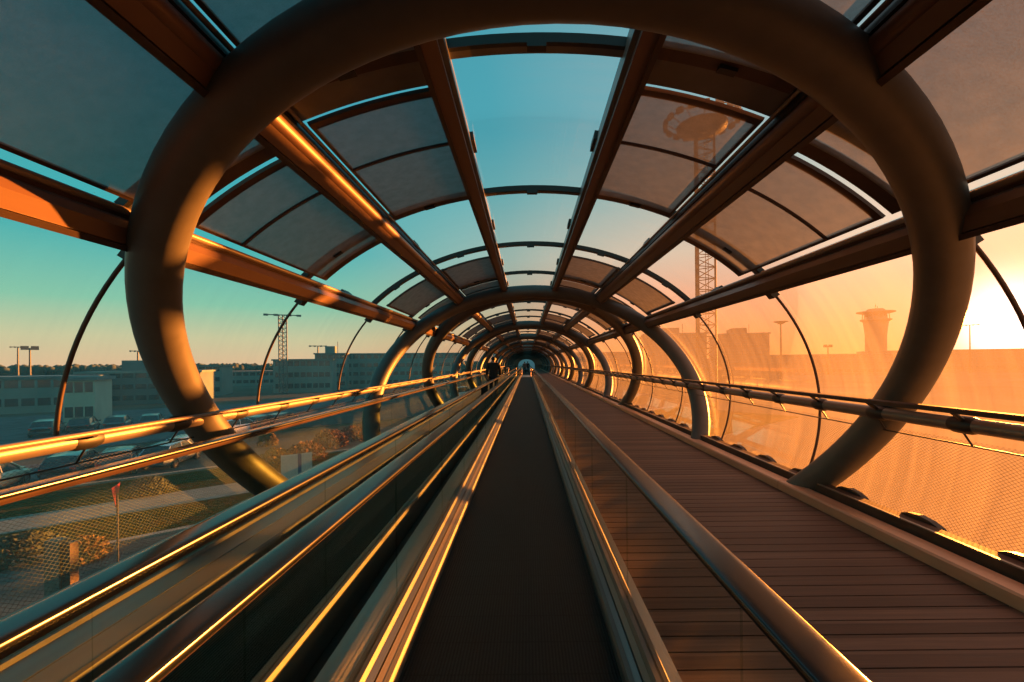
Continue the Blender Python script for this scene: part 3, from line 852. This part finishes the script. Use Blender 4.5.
m = mb('seal'); m.box(-.07, .07, -.07, .07, 0, 3.15); m.build('column', r)
m = mb('frame'); m.box(-.085, -.071, -.08, .08, 0, 3.15); m.box(.071, .085, -.08, .08, 0, 3.15); m.build('edge_strip', r)
m = mb('wall_dark'); m.box(-.36, -.09, -.1, .1, 1.9, 3.2); m.build('cabinet', r)

def bush(px, py, w, h, mat, label, grp):
    p = on_ground(px, py); r = empty('shrub', p, random.random()*6, label=label, cat='shrub', group=grp)
    m = mb(mat); lv = []
    for i in range(900):
        a = random.random()*6.283; ph = math.acos(random.random()); q = .75+.3*random.random()
        c = Vector((w*q*math.sin(ph)*math.cos(a), w*q*math.sin(ph)*math.sin(a), .1+h*q*math.cos(ph)))
        n = Vector((random.gauss(0, 1), random.gauss(0, 1), random.gauss(0, 1))).normalized(); u = n.orthogonal().normalized()*.09; v = n.cross(u).normalized()*.06
        m.add([c-u, c+v, c+u, c-v], [(0, 1, 2, 3)])
    m.build('foliage', r)
    m = mb('bark', True)
    for i in range(7):
        a = i*.9; m.tube([(0, 0, 0), (w*.3*math.cos(a), w*.3*math.sin(a), h*.4), (w*.65*math.cos(a), w*.65*math.sin(a), h*.75)], [.04, .025, .01], 6)
    m.build('stem', r)
bush(306, 460, 1.3, 1.1, 'foliage_red', 'reddish brown rounded shrub on the verge right of the big ring', 'shrubs on the verge')
bush(330, 447, 1.4, 1.2, 'foliage_red', 'reddish brown shrub further back on the verge, beside the second ring', 'shrubs on the verge')
bush(355, 440, 1.4, 1.1, 'foliage_red', 'reddish brown shrub seen just left of the second ring foot', 'shrubs on the verge')
bush(276, 466, 1.0, 1.0, 'foliage_gold', 'golden brown shrub on the verge close to the big ring', 'shrubs on the verge')
bush(268, 446, .7, 1.0, 'foliage_gold', 'small upright golden shrub beside the parked cars', 'shrubs on the verge')
bush(148, 494, .9, .7, 'foliage_dark', 'low dark green shrub beside the pale footpath', 'shrubs on the verge')
bush(82, 560, .7, .6, 'foliage_gold', 'low golden shrub by the give way sign', 'shrubs on the verge')
bush(20, 560, 1.1, .7, 'foliage_dark', 'low dark shrub at the lower left edge of the verge', 'shrubs on the verge')

# buildings
def building(x0, x1, ytop, d, depth, wall, label, rows=3, cols=8, roof='flat', dz=0., yaw=None):
    a, b = at(x0, ytop, d), at(x1, ytop, d); top = (a.z+b.z)/2; w = abs(b.x-a.x); c = ((a.x+b.x)/2, d, GZ)
    yw = math.atan2(-c[0], c[1])*.6 if yaw is None else yaw
    r = empty('building', c, yw, label=label, cat='building', group='airport buildings beyond the tunnel'); H = top-GZ
    m = mb(wall); m.box(-w/2, w/2, 0, depth, -.1, H-.35); m.build('walls', r)
    m = mb('wall_dark' if wall != 'wall_dark' else 'wall_teal'); m.box(-w/2-.3, w/2+.3, -.3, depth+.3, H-.35, H); m.build('roof', r)
    fl = H/rows
    for i in range(rows):
        z0 = fl*i+fl*.38; z1 = fl*i+fl*.80
        m = mb('win_dark'); m.box(-w/2*.94, w/2*.94, -.05, .05, z0, z1); bnd = m.build('window_band', r)
        m = mb(wall)
        for j in range(cols+1):
            x = -w/2*.94+w*.94*j/cols; m.box(x-w*.006-.04, x+w*.006+.04, -.10, .0, z0, z1)
        m.build('mullions', bnd)
    if roof == 'plant':
        m = mb(wall); m.box(-w*.2, w*.12, depth*.2, depth*.6, H, H+1.8); m.build('roof_plant', r)
        m = mb('mast_grey', True); m.tube([(w*.2, depth*.3, H), (w*.2, depth*.3, H+3)], .08, 6); m.build('aerial', r)
    return r
building(-60, 66, 377, 62, 14, 'wall_teal', 'low dark building at the left edge behind the car park', 2, 10)
building(67, 91, 377, 48, 5, 'wall_pale', 'small pale block beside the first curved rod on the left', 2, 3)
building(92, 190, 371, 76, 12, 'wall_dark', 'dark flat roofed building just left of the big ring', 3, 9, 'plant')
building(178, 218, 365, 95, 10, 'wall_teal', 'grey green block seen just right of the big ring', 3, 6)
building(212, 300, 371, 140, 15, 'wall_teal', 'long low grey green hall left of the terminal', 2, 14)
building(276, 330, 359, 104, 8, 'wall_teal', 'terminal wing with thin overhanging roof', 3, 9)
building(316, 345, 353, 117, 6, 'wall_teal', 'raised middle block of the terminal with roof plant', 4, 5, 'plant')
building(338, 460, 353, 126, 30, 'wall_teal', 'long terminal building seen behind the second ring on the left', 4, 18)
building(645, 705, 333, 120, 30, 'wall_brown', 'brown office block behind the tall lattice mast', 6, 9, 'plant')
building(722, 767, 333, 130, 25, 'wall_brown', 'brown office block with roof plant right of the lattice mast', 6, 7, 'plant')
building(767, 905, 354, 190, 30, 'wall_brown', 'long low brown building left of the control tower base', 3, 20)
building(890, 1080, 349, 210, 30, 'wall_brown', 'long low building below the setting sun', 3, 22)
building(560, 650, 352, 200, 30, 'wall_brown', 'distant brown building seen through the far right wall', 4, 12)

# control tower
a = at(876, 352, 260); H = at(876, 308, 260).z-GZ
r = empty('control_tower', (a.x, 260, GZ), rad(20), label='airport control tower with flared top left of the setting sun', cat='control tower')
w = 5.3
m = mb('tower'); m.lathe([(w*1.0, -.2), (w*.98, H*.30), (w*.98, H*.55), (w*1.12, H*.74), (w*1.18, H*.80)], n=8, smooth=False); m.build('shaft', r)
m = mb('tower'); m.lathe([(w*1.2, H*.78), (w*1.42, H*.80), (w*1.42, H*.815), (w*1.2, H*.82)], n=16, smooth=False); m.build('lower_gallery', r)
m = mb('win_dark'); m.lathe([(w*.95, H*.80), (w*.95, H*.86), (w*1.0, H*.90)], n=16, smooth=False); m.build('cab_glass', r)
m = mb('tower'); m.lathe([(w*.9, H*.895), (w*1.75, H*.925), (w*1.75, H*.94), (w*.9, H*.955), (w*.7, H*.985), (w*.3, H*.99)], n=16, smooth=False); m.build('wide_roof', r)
m = mb('tower'); 
for i in range(8):
    an = rad(45*i+22); m.tube([(w*1.2*math.cos(an), w*1.2*math.sin(an), H*.82), (w*1.15*math.cos(an), w*1.15*math.sin(an), H*.92)], .25, 6)
m.build('struts', r)
m = mb('mast', True); m.tube([(0, 0, H*.985), (0, 0, H*1.06)], .18, 6); m.tube([(1.5, 0, H*.98), (1.5, 0, H*1.03)], .12, 6); m.build('aerial', r)

# tall lattice floodlight mast
def lattice(r, H, w, mat, n=22, rr=.09, taper=1.0):
    m = mb(mat, True); cs = []
    for i in range(3):
        a = rad(90+120*i); cs.append((w*math.cos(a), w*math.sin(a)))
    for x, y in cs: m.tube([(x, y, 0), (x*taper, y*taper, H)], rr, 8)
    m.build('legs', r)
    m = mb(mat, True)
    for k in range(n):
        z0, z1 = H*k/n, H*(k+1)/n; f0 = 1+(taper-1)*k/n; f1 = 1+(taper-1)*(k+1)/n
        for i in range(3):
            a, b = cs[i], cs[(i+1) % 3]
            m.tube([(a[0]*f0, a[1]*f0, z0), (b[0]*f1, b[1]*f1, z1)], rr*.42, 5)
            m.tube([(a[0]*f1, a[1]*f1, z1), (b[0]*f1, b[1]*f1, z1)], rr*.42, 5)
    m.build('bracing', r)
d = 42.; a = at(704, 352, d); H = at(702, 129, d).z-GZ
r = empty('floodlight_mast', (a.x, d, GZ), rad(15), label='tall lattice floodlight mast with round lamp carriage seen through the right roof', cat='light mast')
lattice(r, H, 1.05, 'mast', 26, .10)
m = mb('mast'); m.lathe([(1.2, H-.2), (2.15, H-.05), (2.25, H+.25), (1.2, H+.4)], n=28); m.build('platform', r)
m = mb('mast', True); ptc = [(3.1*math.cos(rad(10*i)), 3.1*math.sin(rad(10*i)), H+.75) for i in range(36)]; m.tube(ptc, .05, 6, closed=True)
for i in range(12):
    an = rad(30*i); m.tube([(2.1*math.cos(an), 2.1*math.sin(an), H+.2), (3.1*math.cos(an), 3.1*math.sin(an), H+.75)], .04, 5)
m.build('lamp_ring', r)
for i in range(18):
    an = rad(20*i); m = mb('mast'); m.obox((3.25*math.cos(an), 3.25*math.sin(an), H+.72), .16, .30, .22, an); 
    fl = m.build('floodlight', r)
m = mb('mast', True)
m.tube([(.55, 0, 0), (.55, 0, H)], .03, 5); m.tube([(.25, 0, 0), (.25, 0, H)], .03, 5)
for k in range(60): m.tube([(.25, 0, H*k/60), (.55, 0, H*k/60)], .02, 4)
m.build('ladder', r)

def tmast(px, ptop, pbase, d, mat, label, style, span=2.2):
    a = at(px, pbase, d); H = at(px, ptop, d).z-GZ
    r = empty('lamp_mast', (a.x, d, GZ), math.atan2(-a.x, d), label=label, cat='light mast', group='light masts on the horizon')
    if style == 'lattice':
        lattice(r, H, span*.28, mat, 18, .12)
    else:
        m = mb(mat, True); m.tube([(0, 0, 0), (0, 0, H)], [.32, .18] if d > 90 else [.2, .1], 8); m.build('pole', r)
    if style == 'fan':
        m = mb(mat); m.lathe([(.3, H-.8), (span*.6, H-.2), (span, H+.1), (span*.8, H+.25), (.2, H+.2)], n=14); m.build('lamp_head', r)
    elif style == 'double':
        for s in (-1, 1):
            m = mb(mat); m.obox((s*span*.45, 0, H), span*.36, .3, .55); m.build('lamp_head', r)
        m = mb(mat, True); m.tube([(-span*.5, 0, H-.2), (span*.5, 0, H-.2)], .12, 6); m.build('crossarm', r)
    else:
        m = mb(mat, True); m.tube([(-span, 0, H), (span, 0, H)], .12, 6); m.build('crossarm', r)
        for s in (-1, -.4, .4, 1):
            m = mb(mat); m.obox((s*span, -.1, H-.05), span*.14, .3, .2); m.build('lamp_head', r)
tmast(18, 347, 366, 150, 'mast_grey', 'thin light mast at the far left of the skyline', 'T', 1.6)
tmast(30, 348, 366, 130, 'mast_grey', 'light mast with two bushy lamp heads near the left edge', 'double', 2.2)
tmast(138, 351, 370, 130, 'mast_grey', 'dark light mast standing just left of the big ring', 'T', 1.6)
tmast(283, 315, 360, 100, 'mast_grey', 'lattice light mast behind the second curved rod on the left', 'lattice', 3.2)
tmast(318, 346, 355, 140, 'mast_grey', 'small light mast on the skyline above the terminal', 'T', 2.2)
tmast(781, 322, 354, 150, 'mast', 'light mast with dished head between the office block and control tower', 'fan', 2.4)
tmast(970, 325, 351, 190, 'mast', 'light mast beside the setting sun', 'T', 2.6)
tmast(828, 346, 355, 190, 'mast', 'short light mast left of the control tower', 'double', 2.0)

# far tree line on both sides: nobody could count it
m = mb('foliage_dark', True)
for i in range(1500):
    an = rad(-75+150*i/1500+random.uniform(-.2, .2)); dd = random.uniform(300, 380); h = random.uniform(6.2, 8.0)
    x, y = dd*math.sin(an), dd*math.cos(an)
    m.lathe([(.6, 0), (2.0, h*.3), (2.6, h*.6), (1.8, h*.88), (.3, h)], (x, y, GZ), 6, True)
o = m.build('treeline'); tag(o, 'dark line of trees along the whole horizon', 'trees', None, 'stuff')

# ------------------------------------------------------------------ sky, sun
SAZ, SEL = math.atan2(uv(1012, 322)[0], 1), math.atan2(uv(1012, 322)[1], math.hypot(uv(1012, 322)[0], 1))
SD = Vector((math.sin(SAZ)*math.cos(SEL), math.cos(SAZ)*math.cos(SEL), math.sin(SEL)))
def lin(c): return tuple(((x+.055)/1.055)**2.4 if x > .04045 else x/12.92 for x in c)
w = bpy.data.worlds.new('evening_sky'); bpy.context.scene.world = w; w.use_nodes = True
nt = w.node_tree; nt.nodes.clear(); out = nt.nodes.new('ShaderNodeOutputWorld')
tc = N(nt, 'ShaderNodeTexCoord'); sp = N(nt, 'ShaderNodeSeparateXYZ'); nt.links.new(tc.outputs['Generated'], sp.inputs[0])
zz = math_(nt, 'MAXIMUM', sp.outputs['Z'], 0)
left = ramp(nt, zz, [(0, lin((.86, .71, .55))), (.05, lin((.78, .76, .59))), (.11, lin((.52, .75, .63))), (.22, lin((.25, .66, .66))), (.45, lin((.26, .60, .66))), (1, lin((.2, .48, .56)))])
right = ramp(nt, zz, [(0, lin((.88, .52, .26))), (.06, lin((.85, .57, .38))), (.14, lin((.80, .63, .53))), (.22, lin((.74, .73, .66))), (.34, lin((.50, .69, .69))), (.45, lin((.32, .63, .68))), (1, lin((.2, .48, .56)))])
hor = math.hypot(SD.x, SD.y)
dot = N(nt, 'ShaderNodeVectorMath', operation='DOT_PRODUCT'); nt.links.new(tc.outputs['Generated'], dot.inputs[0]); dot.inputs[1].default_value = (SD.x/hor, SD.y/hor, 0)
hl = math_(nt, 'SQRT', math_(nt, 'MAXIMUM', math_(nt, 'SUBTRACT', 1, math_(nt, 'MULTIPLY', sp.outputs['Z'], sp.outputs['Z'])), .001))
az = math_(nt, 'DIVIDE', dot.outputs['Value'], hl)
mr = N(nt, 'ShaderNodeMapRange', interpolation_type='SMOOTHSTEP'); nt.links.new(az, mr.inputs[0]); setin(mr, From_Min=.25, From_Max=.92)
mx = N(nt, 'ShaderNodeMix', data_type='RGBA'); nt.links.new(mr.outputs[0], mx.inputs[0]); nt.links.new(left, mx.inputs[6]); nt.links.new(right, mx.inputs[7])
d2 = N(nt, 'ShaderNodeVectorMath', operation='DOT_PRODUCT'); nt.links.new(tc.outputs['Generated'], d2.inputs[0]); d2.inputs[1].default_value = SD
dd = math_(nt, 'MAXIMUM', d2.outputs['Value'], 0)
g1 = math_(nt, 'MULTIPLY', math_(nt, 'POWER', dd, 600), 2.4); g2 = math_(nt, 'MULTIPLY', math_(nt, 'POWER', dd, 60), .24)
bgA = N(nt, 'ShaderNodeBackground'); nt.links.new(mx.outputs[2], bgA.inputs[0]); bgA.inputs[1].default_value = 1.15
bgB = N(nt, 'ShaderNodeBackground'); bgB.inputs[0].default_value = (1, .93, .85, 1); nt.links.new(g1, bgB.inputs[1])
bgC = N(nt, 'ShaderNodeBackground'); bgC.inputs[0].default_value = (1, .55, .22, 1); nt.links.new(g2, bgC.inputs[1])
a1 = N(nt, 'ShaderNodeAddShader'); a2 = N(nt, 'ShaderNodeAddShader')
nt.links.new(bgA.outputs[0], a1.inputs[0]); nt.links.new(bgB.outputs[0], a1.inputs[1]); nt.links.new(a1.outputs[0], a2.inputs[0]); nt.links.new(bgC.outputs[0], a2.inputs[1])
nt.links.new(a2.outputs[0], out.inputs[0])
ld = bpy.data.lights.new('sun', 'SUN'); ld.energy = 37; ld.color = (1, .29, .038); ld.angle = rad(1.2)
lo = bpy.data.objects.new('sun', ld); C.objects.link(lo); lo.rotation_euler = SD.to_track_quat('Z', 'Y').to_euler(); lo.location = SD*60

# ------------------------------------------------------------------ camera
cd = bpy.data.cameras.new('camera'); cam = bpy.data.objects.new('camera', cd); C.objects.link(cam)
cd.sensor_width = 36; cd.lens = FP/1024*36; cd.shift_x = -(VX-512)/1024; cd.shift_y = (VY-341)/1024
cd.clip_start = .03; cd.clip_end = 3000
cam.matrix_world = Matrix.Translation((0, 0, EYE)) @ Matrix.Rotation(rad(90), 4, 'X') @ Matrix.Rotation(-RO, 4, 'Z')
sc = bpy.context.scene; sc.camera = cam
sc.view_settings.view_transform = 'Standard'; sc.view_settings.look = 'None'; sc.view_settings.exposure = 0; sc.view_settings.gamma = 1
sc.view_settings.use_curve_mapping = False
sc.cycles.transparent_max_bounces = 48
sc.cycles.max_bounces = 8
sc.cycles.sample_clamp_indirect = 4
